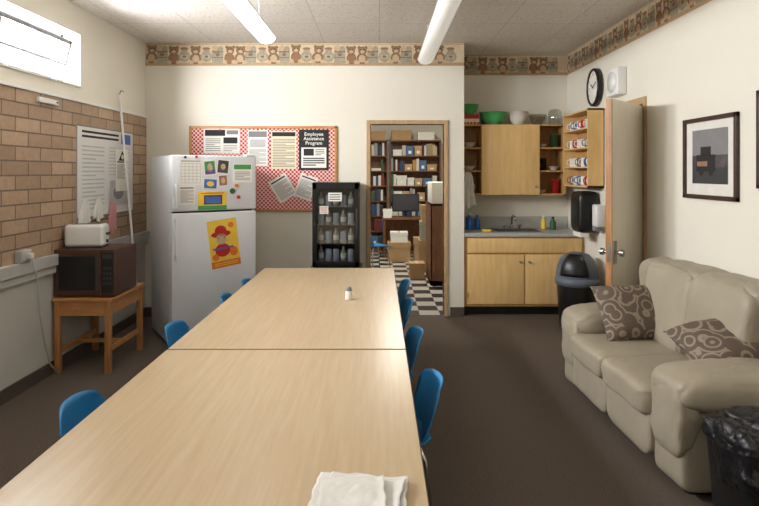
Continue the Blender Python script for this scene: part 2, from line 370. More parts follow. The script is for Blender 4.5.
# ------------------------------------------------------------------ chairs
def chair(loc,rz,label):
    t=thing('school_chair',label,'chair',loc,rz,'blue plastic school chairs around the tables')
    b=MB(); vs=[];fs=[]; nu,nv=16,12
    for j in range(nv+1):
        v=j/nv
        hw=.185*(1-.10*(1-v))*(1 if v<.7 else math.sqrt(max(0,1-((v-.7)/.3)**2*.4)))
        if v<.2: hw*=.86+.7*v
        for i in range(nu+1):
            u=-1+2*i/nu
            z=.405+v*.26-(.02*abs(u)**3 if v>.8 else 0)
            y=-.165-.075*v+.045*u*u*(.5+.5*v)+.035*(1-v)**3
            if v>.93: y-=.008
            vs.append((u*hw,y,z))
    for j in range(nv):
        for i in range(nu): a=j*(nu+1)+i; fs.append((a,a+1,a+nu+2,a+nu+1))
    b.add(vs,fs,'blue',True); fin(b,'backrest',t,solid=.008)
    b=MB(); vs=[];fs=[]
    for j in range(nv+1):
        v=j/nv
        for i in range(nu+1):
            u=-1+2*i/nu; hw=.185*(1-.12*(1-v))*(1-.25*max(0,v-.85)/.15*abs(u)**4)
            z=.425-.012*math.cos(u*1.4)*math.sin(v*math.pi)-(.04*max(0,(v-.8)/.2)**2)
            if v<.15: z+=.03*(1-v/.15)**2
            vs.append((u*hw,-.165+.37*v,z))
    for j in range(nv):
        for i in range(nu): a=j*(nu+1)+i; fs.append((a,a+1,a+nu+2,a+nu+1))
    b.add(vs,fs,'blue',True); fin(b,'seat',t,solid=.008)
    for sx in (-1,1):
        for sy in (-1,1):
            b=MB(); b.tube([(sx*.11,sy*.1,.405),(sx*.14,sy*.12,.395),(sx*.155,sy*.14,.35),(sx*.175,sy*.17,.02)],.0095,'chrome'); b.cyl((sx*.175,sy*.17,0),(sx*.175,sy*.17,.025),.014,'black'); fin(b,'leg',t)
    return t
cl='blue plastic school chair '
c0=chair((-1.04,2.36,0),math.radians(-88),cl+'pushed under the table edge')
for (x,y,r,s) in [(-1.06,3.52,-90,'pulled out slightly from the table'),(-.965,4.36,-86,'tucked under the table'),(-.945,4.95,-90,'tucked in at the table end'),
    (.04,2.60,97,'tucked under table beside the carpeted aisle'),(.01,3.36,96,'tucked in near the table seam'),(.0,4.16,95,'tucked under the far half of table'),(.02,4.90,95,'at the far table corner')]:
    dup(c0,(x,y,0),(0,0,math.radians(r)),cl+s)
# ------------------------------------------------------------------ table items
b=MB(); b.lathe([(.0,0),(.024,0),(.026,.01),(.024,.05),(.018,.062)],'paper',24)
s=thing('salt_shaker','small white salt shaker with gray cap on the table','shaker',(-.205,3.83,.7425)); fin(b,'body',s)
b=MB(); b.lathe([(.019,.058),(.021,.065),(.019,.08),(.012,.088),(0,.09)],'gray',24); fin(b,'cap',s)
def napkin(loc,rz,w,h,lab,th=.004):
    b=MB(); n=30; vs=[];fs=[]
    for j in range(n+1):
        for i in range(n+1):
            x=(i/n-.5)*w; y=(j/n-.5)*h
            z=th+.004*noise.noise(Vector((x*16,y*16,rz)))+.005*abs(noise.noise(Vector((x*30,y*30,rz+4))))+(.008*max(0,(i/n-.8)/.2)**2)
            vs.append((x+.01*noise.noise(Vector((y*20,rz,1))),y+.01*noise.noise(Vector((x*20,rz,2))),z))
    for j in range(n):
        for i in range(n): a=j*(n+1)+i; fs.append((a,a+1,a+n+2,a+n+1))
    b.add(vs,fs,'cloth',True)
    return fin(b,'paper_napkin',loc=loc,rot=(0,0,rz),label=lab,cat='napkin',solid=.003,group='paper napkins on the near table')
napkin((-.055,1.49,.744),-.12,.25,.22,'white folded paper napkin lying on the table')
napkin((-.05,1.48,.753),-.22,.21,.2,'white creased paper napkin stacked on another')
napkin((-.07,1.47,.762),.02,.17,.17,'white crumpled paper napkin on top of the stack')
# ------------------------------------------------------------------ fridge
th=math.radians(34); FX,FY=-1.865,5.11; FD=.79
fr=thing('refrigerator','white top-freezer refrigerator covered with papers and magnets','refrigerator',(FX,FY,0),th)
b=MB(); b.rbox(0,.07,.03,.80,FD,1.75,'fridge',.008); b.box(.02,.06,.05,.78,.08,1.74,'gap'); fin(b,'body',fr)
b=MB(); b.rbox(0,0,1.24,.80,.06,1.755,'fridge',.014); fin(b,'freezer_door',fr)
b=MB(); b.rbox(0,0,.11,.80,.06,1.225,'fridge',.014); fin(b,'fridge_door',fr)
b=MB(); b.rbox(.02,-.05,1.27,.045,-.03,1.5,'fridge',.008); b.box(.023,-.035,1.28,.042,.0,1.31,'fridge'); b.box(.023,-.035,1.46,.042,.0,1.49,'fridge'); fin(b,'handle',fr)
b=MB(); b.rbox(.02,-.05,.8,.045,-.03,1.19,'fridge',.008); b.box(.023,-.035,.82,.042,.0,.85,'fridge'); b.box(.023,-.035,1.14,.042,.0,1.17,'fridge'); fin(b,'handle',fr)
b=MB(); b.box(.02,.03,.02,.78,.06,.1,'lgray'); fin(b,'kick_grille',fr)
for x in (.05,.75):
    for y in (.12,.70):
        b=MB(); b.cyl((x,y,0),(x,y,.035),.018,'black'); fin(b,'foot',fr)
b=MB(); b.rbox(.70,.0,1.755,.78,.1,1.77,'white',.005); fin(b,'hinge_cover',fr)
FM=Matrix.Translation((FX,FY,0))@Matrix.Rotation(th,4,'Z')
def onf(u,z,rot=0,off=.0015): return FM@FB(u,-off,z)@Matrix.Rotation(rot,4,'Z')
def sheet(mw,w,h,label,name='paper_sheet',cat='paper',bg='paper',art=None,group=None):
    b=MB(); b.box(-w/2,-h/2,0,w/2,h/2,.0015,bg)
    if art: art(b,w,h)
    return fin(b,name,mw=mw,label=label,cat=cat,group=group)
Z=.0025
def a_grid(b,w,h):
    b.lines(-w*.42,h*.45,w*.42,h*.38,Z,'ink',1)
    for i in range(6): b.q(-w*.42+i*w*.168,-h*.42,-w*.42+i*w*.168+.002,h*.32,Z,'inkgray')
    for i in range(7): b.q(-w*.42,-h*.42+i*h*.123,w*.42,-h*.42+i*h*.123+.002,Z,'inkgray')
def a_text(b,w,h): b.lines(-w*.4,h*.42,w*.4,h*.34,Z,'ink',1,.7); b.lines(-w*.4,h*.28,w*.4,-h*.42,Z,'inkgray',14)
sheet(onf(.17,1.60),.21,.24,'white printed calendar sheet on the freezer door',art=a_grid)
sheet(onf(.135,1.39),.15,.17,'white printed notice on the freezer door',art=a_text)
def a_pic(b,w,h): b.q(-w*.4,-h*.4,w*.4,h*.4,Z,'green'); b.e(0,0,w*.2,h*.28,Z+.0005,'bearl'); b.q(-w*.4,-h*.4,w*.4,-h*.15,Z+.0005,'purple')
sheet(onf(.345,1.64,.1),.12,.15,'small colorful snapshot on the freezer door','photo_print','photo',art=a_pic)
sheet(onf(.47,1.65,-.1),.12,.14,'small colorful snapshot pinned with a magnet','photo_print','photo',art=lambda b,w,h:(b.q(-w*.42,-h*.42,w*.42,h*.42,Z,'photo'),b.e(0,0,w*.2,h*.2,Z+.0005,'bearl')))
sheet(onf(.35,1.49,-.06),.14,.10,'small picture card on the freezer door','photo_print','photo',art=lambda b,w,h:(b.q(-w*.42,-h*.42,w*.42,h*.42,Z,'pblue'),b.e(0,0,w*.25,h*.25,Z+.0005,'yellow')))
sheet(onf(.47,1.52,.08),.09,.11,'small framed snapshot on the freezer door','photo_print','photo',art=lambda b,w,h:(b.q(-w*.42,-h*.42,w*.42,h*.42,Z,'bred'),b.e(0,0,w*.22,h*.25,Z+.0005,'bearl')))
def a_yel(b,w,h): b.q(-w/2,-h*.5,w/2,-h*.28,Z,'green'); b.q(-w*.3,-h*.22,w*.34,h*.3,Z,'photo'); b.q(-w*.24,-h*.15,w*.28,h*.2,Z+.0005,'pblue'); b.lines(-w*.4,h*.46,w*.4,h*.34,Z,'red',1)
sheet(onf(.37,1.335),.27,.17,'yellow flyer with a green bottom strip on freezer door','flyer','flyer','yellow',a_yel)
sheet(onf(.66,1.59),.19,.18,'white sheet with green print on the freezer door',art=lambda b,w,h:(b.q(-w*.45,h*.2,w*.45,h*.45,Z,'green'),b.lines(-w*.4,h*.1,w*.4,-h*.4,Z,'inkgray',6)))
def mag(u,z,c,lab,r=.018):
    b=MB(); b.cyl((0,0,0),(0,0,.008),r,c,16); fin(b,'magnet',mw=onf(u,z,0,.003),label=lab,cat='magnet')
mag(.56,1.42,'dgreen','round dark green magnet on the freezer door',.026); mag(.22,1.74,'red','round red magnet on the freezer door',.012); mag(.60,1.47,'orange','round orange magnet on the freezer door'); mag(.12,1.735,'ink','small black magnet on the freezer door',.012); mag(.62,1.36,'red','small red magnet near freezer door corner')
def a_fall(b,w,h):
    b.q(-w/2,-h/2,w/2,-h*.36,Z,'orange'); b.e(-.02,h*.2,w*.34,h*.07,Z,'red'); b.e(-.02,h*.27,w*.2,h*.11,Z+.0005,'red'); b.e(-.02,h*.1,w*.18,h*.12,Z+.0005,'bearl')
    b.e(-.02,-h*.14,w*.26,h*.14,Z,'red'); b.q(-w*.4,-h*.12,w*.3,-h*.08,Z+.0003,'purple'); b.e(-.05,.12*h,.006,.006,Z+.001,'ink'); b.e(.01,.12*h,.006,.006,Z+.001,'ink'); b.e(w*.3,-h*.2,w*.14,h*.1,Z,'orange'); b.e(w*.3,h*.36,w*.1,h*.06,Z,'orange'); b.e(-w*.33,-h*.27,w*.12,h*.07,Z,'orange')
    b.lines(-w*.4,-h*.39,w*.4,-h*.47,Z+.0005,'yellow',2)
sheet(onf(.48,.93,.12),.28,.45,'yellow and red autumn poster taped to fridge door','poster','poster','yellow',a_fall)
# ------------------------------------------------------------------ bulletin board
bx0,bx1,bz0,bz1=-2.11,-.47,1.16,2.11
bb=thing('bulletin_board','wood-framed bulletin board covered in red checked fabric','bulletin board',(0,0,0)); bb.location=((bx0+bx1)/2,YB,bz0)
w=bx1-bx0; h=bz1-bz0
b=MB(); b.box(-w/2+.02,.02,0,w/2-.02,h-.02,.012,'board'); o=fin(b,'fabric_panel',bb); o.matrix_local=FB(0,0,0)
b=MB(); b.M=FB(0,0,0)
for a in [(-w/2,0,-w/2+.03,h),(w/2-.03,0,w/2,h),(-w/2,0,w/2,.03),(-w/2,h-.03,w/2,h)]: b.box(a[0],a[1],0,a[2],a[3],.022,'oak')
fin(b,'frame',bb,bevel=.004)
def px(x,y,d=YB): return ((x-379.5)*d/570, 1.6+(172-y)*d/570)
def onb(x,y,rot=0,off=.014): 
    X,Zz=px(x,y); return FB(X,YB-off,Zz)@Matrix.Rotation(rot,4,'Z')
sheet(onb(222,141),.40,.28,'white notice with bold black blocks pinned on board',art=lambda b,w,h:(b.q(-w*.46,h*.2,w*.1,h*.44,Z,'ink'),b.q(w*.14,h*.26,w*.46,h*.42,Z,'inkgray'),b.lines(-w*.44,h*.12,-w*.03,-h*.42,Z,'inkgray',7),b.q(w*.05,-h*.1,w*.44,h*.14,Z,'ink'),b.lines(w*.05,-h*.14,w*.44,-h*.42,Z,'inkgray',4)))
sheet(onb(258,148),.22,.40,'tall gray notice with dense print pinned on board',art=lambda b,w,h:(b.q(-w*.46,h*.3,w*.46,h*.46,Z,'inkgray'),b.q(-w*.4,h*.02,w*.4,h*.24,Z,'lgray'),b.lines(-w*.42,-h*.02,w*.42,-h*.45,Z,'inkgray',14)))
sheet(onb(284,150),.28,.42,'cream notice with dense black print pinned on board',bg='cream',art=lambda b,w,h:(b.q(-w*.46,h*.36,w*.46,h*.47,Z,'ink'),b.lines(-w*.44,h*.3,w*.44,-h*.46,Z,'inkgray',18,.4)))
def a_eap(b,w,h):
    b.q(-w*.5,-h*.5,w*.5,h*.5,Z-.0005,'ink')
    b.text('Employee',0,h*.35,.054,Z+.001,'paper'); b.text('Assistance',0,h*.24,.054,Z+.001,'paper'); b.text('Program',0,h*.13,.054,Z+.001,'paper')
    b.q(-w*.42,-h*.44,w*.42,h*.06,Z+.0005,'paper'); b.q(-w*.34,-h*.14,w*.0,h*.03,Z+.001,'ink'); b.lines(w*.05,h*.03,w*.36,-h*.14,Z+.001,'ink',4); b.lines(-w*.36,-h*.18,w*.36,-h*.4,Z+.001,'ink',4,.5)
sheet(onb(314,150),.33,.45,'black poster with white lettering, Employee Assistance Program','poster','poster',art=a_eap)
sheet(onb(283,188,.55),.22,.27,'white leaflet hanging tilted on the board',art=a_text)
sheet(onb(306,187,-.35,.018),.2,.27,'white leaflet hanging crooked over another leaflet',art=a_text)
for x,y in [(221,130),(258,130),(284,131),(280,176),(308,175)]:
    b=MB(); b.cyl((0,0,0),(0,0,.012),.009,'red',10); fin(b,'push_pin',mw=onb(x,y,0,.02),label='red push pin holding a notice on the board',cat='push pin',group='push pins on the bulletin board')
# ------------------------------------------------------------------ beverage cooler + stand
cx0,cx1=-.70,-.215; cy0,cy1=5.93,6.29; cz0,cz1=.60,1.49
st=thing('low_stand','low dark wooden stand under the beverage cooler','stand',(0,0,0)); st.location=((cx0+cx1)/2,(cy0+cy1)/2,0)
b=MB(); b.rbox(-.27,-.17,.56,.27,.18,.60,'dwood',.004); fin(b,'top',st)
for x in (-.24,.24):
    for y in (-.14,.15):
        b=MB(); b.box(x-.02,y-.02,0,x+.02,y+.02,.56,'dwood'); fin(b,'leg',st)
bc=thing('beverage_cooler','black glass-door beverage cooler holding bottles','cooler',((cx0+cx1)/2,cy0,cz0))
W=(cx1-cx0)/2; D=cy1-cy0; HH=cz1-cz0
b=MB(); b.box(-W,.04,.0,-W+.03,D,HH,'black'); b.box(W-.03,.04,0,W,D,HH,'black'); b.box(-W,.04,0,W,D,.06,'black'); b.box(-W,.04,HH-.05,W,D,HH,'black'); b.box(-W,D-.02,0,W,D,HH,'dgray'); fin(b,'body',bc,bevel=.003)
for k in range(4):
    z=.06+.19*k+.0; b=MB(); b.box(-W+.03,.06,z,W-.03,D-.02,z+.006,'steel'); fin(b,'shelf',bc)
b=MB(); f=.045; b.box(-W,0,0.02,-W+f,.035,HH,'black'); b.box(W-f,0,.02,W,.035,HH,'black'); b.box(-W,0,.02,W,.035,.02+f,'black'); b.box(-W,0,HH-f*1.6,W,.035,HH,'black'); b.box(-W+f,.012,.05,W-f,.02,HH-f,'dglass'); 
dr=fin(b,'door',bc,bevel=.003)
b=MB(); b.rbox(W-.03,-.03,.3,W-.012,-.015,.62,'dgray',.004); b.box(W-.028,-.02,.32,W-.014,0,.34,'dgray'); b.box(W-.028,-.02,.58,W-.014,0,.6,'dgray'); fin(b,'handle',dr)
b=MB(); b.lathe([(0,0),(.028,0),(.03,.01),(.03,.09),(.012,.125),(.011,.15),(0,.152)],'jar',14); b.lathe([(.0305,.03),(.0305,.08)],'paper',14)
bt=fin(b,'bottle',label='drink bottle standing inside the beverage cooler',cat='bottle',group='bottles in the beverage cooler',loc=(cx0+.085,cy0+.09,cz0+.067))
b=MB(); b.lathe([(0,0),(.03,0),(.032,.006),(.032,.11),(.028,.12),(0,.12)],'drink',14); cn=fin(b,'soda_can',label='silver drink can standing inside the beverage cooler',cat='can',group='bottles in the beverage cooler',loc=(cx0+.163,cy0+.09,cz0+.067))
for k in range(4):
    for i in range(5):
        if k==0 and i<2: continue
        dup(bt if (i+k)%2 else cn,(cx0+.085+.078*i,cy0+.09,cz0+.067+.19*k))
def onc(x,y,r=0):
    X,Zz=px(x,y,cy0); return FB(X,cy0-.002,Zz)@Matrix.Rotation(r,4,'Z')
sheet(onc(335,197),.14,.09,'small white label note taped on cooler door',art=lambda b,w,h:b.lines(-w*.4,h*.4,w*.4,-h*.4,Z,'ink',3))
sheet(onc(324,210),.09,.08,'small white square note taped on cooler glass',art=lambda b,w,h:b.lines(-w*.4,h*.4,w*.4,-h*.4,Z,'red',3))
# ------------------------------------------------------------------ storeroom
def bookcase(x0,y,w,n,Hc,rz=0,label='brown wooden bookcase filled with books'):
    t=thing('bookcase',label,'bookcase',(x0,y,0),rz)
    b=MB(); b.box(0,0,0,.025,.3,Hc,'bookwood'); b.box(w-.025,0,0,w,.3,Hc,'bookwood'); b.box(0,.285,0,w,.3,Hc,'bookwood'); b.box(0,0,Hc-.025,w,.3,Hc,'bookwood'); b.box(0,.02,0,w,.3,.07,'bookwood'); fin(b,'case',t)
    for k in range(n):
        z=.07+k*(Hc-.1)/n; b=MB(); b.box(.025,.005,z,w-.025,.285,z+.02,'bookwood'); fin(b,'shelf',t)
    return t
bookcase(-.75,11.6,.92,7,2.25); bookcase(.2,11.6,1.05,7,2.25,label='wide brown wooden bookcase with books and boxes')
bm_=[]
for i,c in enumerate([(120,50,44),(52,72,110),(200,190,170),(60,96,70),(186,150,80),(70,50,46),(150,150,155),(222,216,204)]):
    m=mat('book_cover_%s'%'abcdefgh'[i],c,.7); b=MB(); b.box(0,0,0,1,1,1,m); b.box(.08,.03,1,.92,1.0,1.001,'paper'); o=fin(b,'book',label='upright book on a storeroom bookcase shelf',cat='book',group='books on the storeroom shelves'); bm_.append(o)
bxs=[]
for i,c in enumerate([(196,164,122),(228,226,220),(90,120,160)]):
    m=mat('box_color_%s'%'abc'[i],c,.8); b=MB(); b.box(0,0,0,1,1,.75,m); b.box(-.03,-.03,.72,1.03,1,1,m); b.box(.3,-.032,.2,.7,0,.5,'paper'); o=fin(b,'storage_box',label='small storage box on a storeroom bookcase shelf',cat='box',group='boxes on the storeroom shelves'); bxs.append(o)
first=set()
for bx,bw in ((-.2,.35),(.2,1.05)):
    for k in range(7):
        z=.07+k*(2.15)/7+.021; x=bx+.035
        while x<bx+bw-.09:
            r=random.random(); wv=random.uniform(.035,.075)
            if r<.06: x+=wv; continue
            if r<.34 and x<bx+bw-.28: o=random.choice(bxs); wv=random.uniform(.14,.22); hh=random.uniform(.12,.22); off=.012
            elif r<.40 and x<bx+bw-.28: o=random.choice(bm_); wv=.2; hh=random.uniform(.05,.1); off=0
            else: o=random.choice(bm_); hh=random.uniform(.19,.27); off=0
            kw=dict(loc=(x+off/2,11.64,z),scale=(wv-.003-off,.18,hh))
            if o not in first: first.add(o); o.location=kw['loc']; o.scale=kw['scale']
            else: dup(o,**kw)
            x+=wv+(.006 if off else 0)
for o in bm_+bxs:
    if o not in first: bpy.data.objects.remove(o)
def cbox(x,y,z,w,d,h,lab,m='card'):
    t=thing('cardboard_box',lab,'box',(x,y,z)); b=MB(); b.box(-w/2,-d/2,0,w/2,d/2,h*.8,m); fin(b,'carton',t,bevel=.003)
    b=MB(); b.box(-w/2-.006,-d/2-.006,h*.72,w/2+.006,d/2+.006,h,m); b.q(-.02,-d/2-.006,.02,d/2,h+.001,'bearl'); fin(b,'lid',t)
cbox(.45,11.72,2.252,.4,.25,.2,'brown cardboard box on top of a bookcase'); cbox(.95,11.72,2.252,.34,.25,.16,'white storage box on top of a bookcase','paper'); cbox(-.02,11.72,2.252,.3,.25,.18,'brown carton on top of a bookcase')
dk=thing('desk','small brown wooden desk in the storeroom','desk',(.55,10.9,0))
b=MB(); b.box(-.5,-.3,.71,.5,.3,.74,'bookwood'); fin(b,'top',dk)
b=MB(); b.box(-.48,.26,.2,.48,.28,.71,'bookwood'); fin(b,'modesty_panel',dk)
for x in (-.46,.46):
    for y in (-.26,.26): b=MB(); b.box(x-.025,y-.025,0,x+.025,y+.025,.71,'bookwood'); fin(b,'leg',dk)
mo=thing('monitor','black computer monitor on the storeroom desk','monitor',(.50,10.97,.7405))
b=MB(); b.rbox(-.26,-.02,.1,.26,.03,.44,'black',.008); fin(b,'screen_housing',mo); b=MB(); b.box(-.24,-.024,.12,.24,-.021,.42,'dgray'); fin(b,'screen',mo); b=MB(); b.box(-.03,0,.01,.03,.03,.14,'black'); b.rbox(-.12,-.08,0,.12,.1,.012,'black',.004); fin(b,'stand',mo)
cbox(.15,10.75,.7405,.16,.18,.16,'white paper box on the storeroom desk','paper'); cbox(.90,10.76,.7405,.22,.22,.22,'brown carton on the storeroom desk'); cbox(.35,10.3,0,.4,.3,.34,'brown carton on the floor before the desk'); cbox(.8,10.3,0,.36,.3,.42,'tall brown carton on the floor before desk')
cbox(.35,10.3,.342,.3,.26,.18,'white carton stacked on a brown carton','paper')
t=bookcase(1.10,8.0,.9,5,1.15,math.radians(90),label='low wooden shelf unit with white binders'); t.location=(1.02,8.0,0)
b=MB(); b.rbox(0,0,0,.06,.25,.3,'paper',.003); b.box(.015,-.001,.1,.045,0,.25,'pblue')
bi=fin(b,'binder',label='white ring binder standing on low shelf unit',cat='binder',group='binders on the low shelf unit',rot=(0,0,math.radians(90)))
bi.location=(.99,8.05,1.151)
for i in range(1,9): dup(bi,(.99,8.05+.08*i,1.151))
cbox(.82,9.3,0,.36,.3,.5,'tall brown carton on the storeroom floor'); cbox(.82,9.3,.502,.32,.28,.3,'gray carton stacked on a tall carton','jar'); cbox(.82,9.3,.804,.28,.26,.26,'brown carton at the top of a stack')
cbox(.56,8.6,0,.22,.26,.24,'small brown carton on checkered tile floor')
dup(c0,(-.06,9.2,0),(0,0,math.radians(-60)),'blue plastic school chair on checkered storeroom tiles')
# ------------------------------------------------------------------ kitchenette
KX0,KX1=.945,2.285; KY=6.35
k=thing('base_cabinet','birch base cabinet with two doors below a wide panel','cabinet',((KX0+KX1)/2,KY,0))
W=(KX1-KX0)/2
b=MB(); b.box(-W,.01,.1,W,.59,.88,'birch2'); b.box(-W,.06,0,W,.59,.1,'black'); fin(b,'body',k)
b=MB(); b.rbox(-W+.035,-.012,.70,W-.035,.012,.86,'birch',.004); fin(b,'front_panel',k)
for x0,x1,hx in ((-W+.035,-.006,-.05),(.006,W-.035,.05)):
    b=MB(); b.rbox(x0,-.012,.13,x1,.012,.68,'birch',.004); d=fin(b,'door',k)
    b=MB(); b.cyl((hx,-.012,.60),(hx,-.035,.60),.013,'steel'); fin(b,'knob',d)
    b=MB(); b.box((x0 if hx<0 else x1-.01),-.016,.2,(x0+.01 if hx<0 else x1),-.011,.26,'steel'); fin(b,'hinge',d)
b=MB(); b.box(KX0,KY-.02,.88,KX1,YA-.002,.92,'counter'); b.box(KX0,YA-.025,.92,KX1,YA-.002,1.06,'counter'); fin(b,'countertop',label='gray laminate countertop with backsplash on the base cabinet',cat='countertop',bevel=.004)
sk=thing('sink','stainless steel sink set into the gray countertop','sink',(1.58,6.62,.92))
b=MB(); 
for a in [(-.28,-.2,.28,-.17),(-.28,.17,.28,.22),(-.28,-.17,-.25,.17),(.25,-.17,.28,.17)]: b.box(a[0],a[1],0.0005,a[2],a[3],.006,'steel')
b.box(-.25,-.17,.0005,.25,.17,.002,'dgray'); fin(b,'basin',sk)
b=MB(); b.cyl((0,.19,.006),(0,.19,.06),.02,'chrome'); b.tube([(0,.19,.05),(0,.18,.14),(0,.12,.17),(0,.02,.15),(0,0,.12)],.011,'chrome'); fin(b,'faucet',sk)
for x in (-.09,.09):
    b=MB(); b.cyl((x,.19,.006),(x,.19,.04),.016,'chrome'); b.rbox(x-.03,.175,.04,x+.03,.2,.052,'chrome',.004); fin(b,'tap_handle',sk)
def bottle(x,y,z,c,cap,hh,lab,r=.035):
    t=thing('bottle',lab,'bottle',(x,y,z+.001)); b=MB(); b.lathe([(0,0),(r,0),(r*1.05,.01),(r,hh*.6),(r*.4,hh*.8),(r*.38,hh*.9),(0,hh*.9)],c,18); fin(b,'body',t)
    b=MB(); b.lathe([(r*.45,hh*.86),(r*.45,hh),(0,hh)],cap,14); fin(b,'cap',t)
bottle(1.06,6.72,.92,'bluebottle','paper',.2,'blue dish soap bottle with white cap on the counter',.04); bottle(1.16,6.76,.92,'bluebottle','pblue',.17,'blue cleaner bottle beside the sink',.035); bottle(1.95,6.78,.92,'yellow','paper',.16,'yellow soap bottle beside the sink',.03); bottle(2.05,6.74,.92,'dgreen','ink',.15,'dark green bottle on the counter corner',.035)
b=MB(); b.rbox(-.05,-.035,0,.05,.035,.03,'yellow',.006); b.box(-.05,-.035,.03,.05,.035,.036,'dgreen'); fin(b,'sponge',label='yellow and green kitchen sponge on the counter',cat='sponge',loc=(1.22,6.5,.921))
# upper cabinet
UY=6.63; uz0,uz1=1.33,2.155; ux0,ux1=.945,2.17
u=thing('wall_cabinet','birch wall cabinet with wide door panel and open side shelves','cabinet',(ux0,UY,uz0)); W=ux1-ux0; HU=uz1-uz0; DU=YA-UY
xa,xb=.24,.90
b=MB(); t=.018
for x in (0,xa,xb,W-t): b.box(x,.0,0,x+t,DU,HU,'birch2')
b.box(0,0,0,W,DU,t,'birch2'); b.box(0,0,HU-t,W,DU,HU,'birch2'); b.box(0,DU-.01,0,W,DU,HU,'birch2'); fin(b,'carcass',u)
for zs in (.27,.54):
    b=MB(); b.box(t,.01,zs,xa,DU-.01,zs+t,'birch2'); fin(b,'shelf',u)
    b=MB(); b.box(xb+t,.01,zs,W-t,DU-.01,zs+t,'birch2'); fin(b,'shelf',u)
b=MB(); b.rbox(xa+.003,-.02,.006,xb+.014,-.001,HU-.006,'birch',.003); d=fin(b,'door',u)
b=MB(); b.cyl((xb-.03,-.02,.1),(xb-.03,-.04,.1),.012,'steel'); fin(b,'knob',d)
# side shelf unit on right wall
sy0,sy1=5.80,6.58; sz0,sz1=1.44,2.25
su=thing('wall_shelf_unit','open birch wall shelf unit holding mugs','shelf unit',(XR-.17,sy0,sz0)); L=sy1-sy0; HS=sz1-sz0
b=MB(); b.box(0,0,0,.17,.018,HS,'birch'); b.box(0,L-.018,0,.17,L,HS,'birch'); b.box(.16,0,0,.17,L,HS,'birch2'); b.box(0,0,HS-.018,.17,L,HS,'birch'); b.box(0,0,0,.17,L,.018,'birch'); fin(b,'carcass',su)
for i in (1,2,3): b=MB(); b.box(.005,.018,HS*i/4,.16,L-.018,HS*i/4+.014,'birch'); fin(b,'shelf',su)
def mug(c,lab,grp):
    b=MB(); b.lathe([(0,.003),(.0,0),(.036,0),(.04,.006),(.04,.095),(.036,.095),(.035,.01),(0,.009)],c,18)
    b.tube([(-.038,0,.08),(-.062,0,.075),(-.068,0,.05),(-.062,0,.025),(-.038,0,.02)],.006,c,6)
    return fin(b,'mug',label=lab,cat='mug',group=grp)
mg=[mug('paper','white ceramic mug on the wall shelf','mugs on the wall shelf unit'),mug('red','red ceramic mug on the wall shelf','mugs on the wall shelf unit'),mug('pblue','blue ceramic mug on the wall shelf','mugs on the wall shelf unit'),mug('bear','brown ceramic mug on the wall shelf','mugs on the wall shelf unit')]
used=set()
for i in range(4):
    for j in range(6):
        o=mg[[0,1,0,2,0,3,0][(j+i*2)%7]]; loc=(XR-.085,sy0+.09+.118*j,sz0+HS*i/4+(.019 if i==0 else .015))
        rz=random.uniform(-.5,.5)
        if o.name not in used: used.add(o.name); o.location=loc; o.rotation_euler=(0,0,rz)
        else: dup(o,loc,(0,0,rz))
def bowl(name,x,y,z,r,hh,c,lab,grp=None):
    b=MB(); pr=[(0,.002),(0,0),(r*.45,0),(r*.5,.008),(r*.8,hh*.45),(r,hh),(r*1.03,hh),(r*.95,hh-.004),(r*.76,hh*.46),(r*.45,.014),(0,.012)]
    b.lathe(pr,c,32); return fin(b,name,label=lab,cat='bowl',loc=(x,y,z),group=grp)
top=uz1+.001
bx=thing('red_box','red and white food carton on top of cabinet','box',(1.06,6.79,top)); b=MB(); b.rbox(-.11,-.1,0,.11,.1,.12,'red',.004); b.box(-.112,-.102,.03,.112,.102,.07,'paper'); fin(b,'carton',bx)
for i in range(5):
    b=MB(); b.box(-.09+i*.04,-.1035,.0,-.075+i*.04,-.101,.03,'yellow'); fin(b,'printed_panel',bx)
bowl('bowl',1.06,6.79,top+.122,.12,.12,'bgreen','green plastic bowl stacked on a red carton')
bowl('bowl',1.35,6.78,top,.165,.15,'bgreen','large green plastic mixing bowl on top of cabinet')
bowl('bowl',1.645,6.78,top,.12,.16,'paper','white mixing bowl on top of the cabinet')
bowl('bowl',1.88,6.78,top,.105,.12,'clearp','clear plastic salad bowl on top of the cabinet')
b=MB(); b.lathe([(0,0),(.06,0),(.075,.02),(.08,.14),(.055,.18),(0,.19)],'clearp',24); fin(b,'cake_dome',label='clear plastic canister on top of the cabinet',cat='canister',loc=(2.075,6.74,top))
bb_=bowl('bowl',1.065,6.76,uz0+.019,.075,.06,'paper','white bowl stacked in the open cabinet shelf','bowls in the open cabinet shelves')
for i,(x,z,s_) in enumerate([(1.065,.019+.02,1),(1.065,.019+.04,1),(1.065,.289,.9),(1.065,.559,1),(1.93,.559,.7),(2.06,.289,.8),(1.92,.019,.7)]):
    dup(bb_,(x,6.76,uz0+z),scale=(s_,s_,s_))
def tin(x,z,c,hh,lab,r=.045):
    b=MB(); b.lathe([(0,0),(r,0),(r,hh),(r*1.06,hh),(r*1.06,hh+.015),(0,hh+.018)],c,18); fin(b,'canister',label=lab,cat='canister',loc=(x,6.75,uz0+z))
tin(2.08,.019,'red',.15,'red canister on the open cabinet shelf'); tin(1.93,.289,'ink',.13,'black canister on the open cabinet shelf'); tin(2.07,.559,'dgreen',.14,'green canister on the open cabinet shelf')
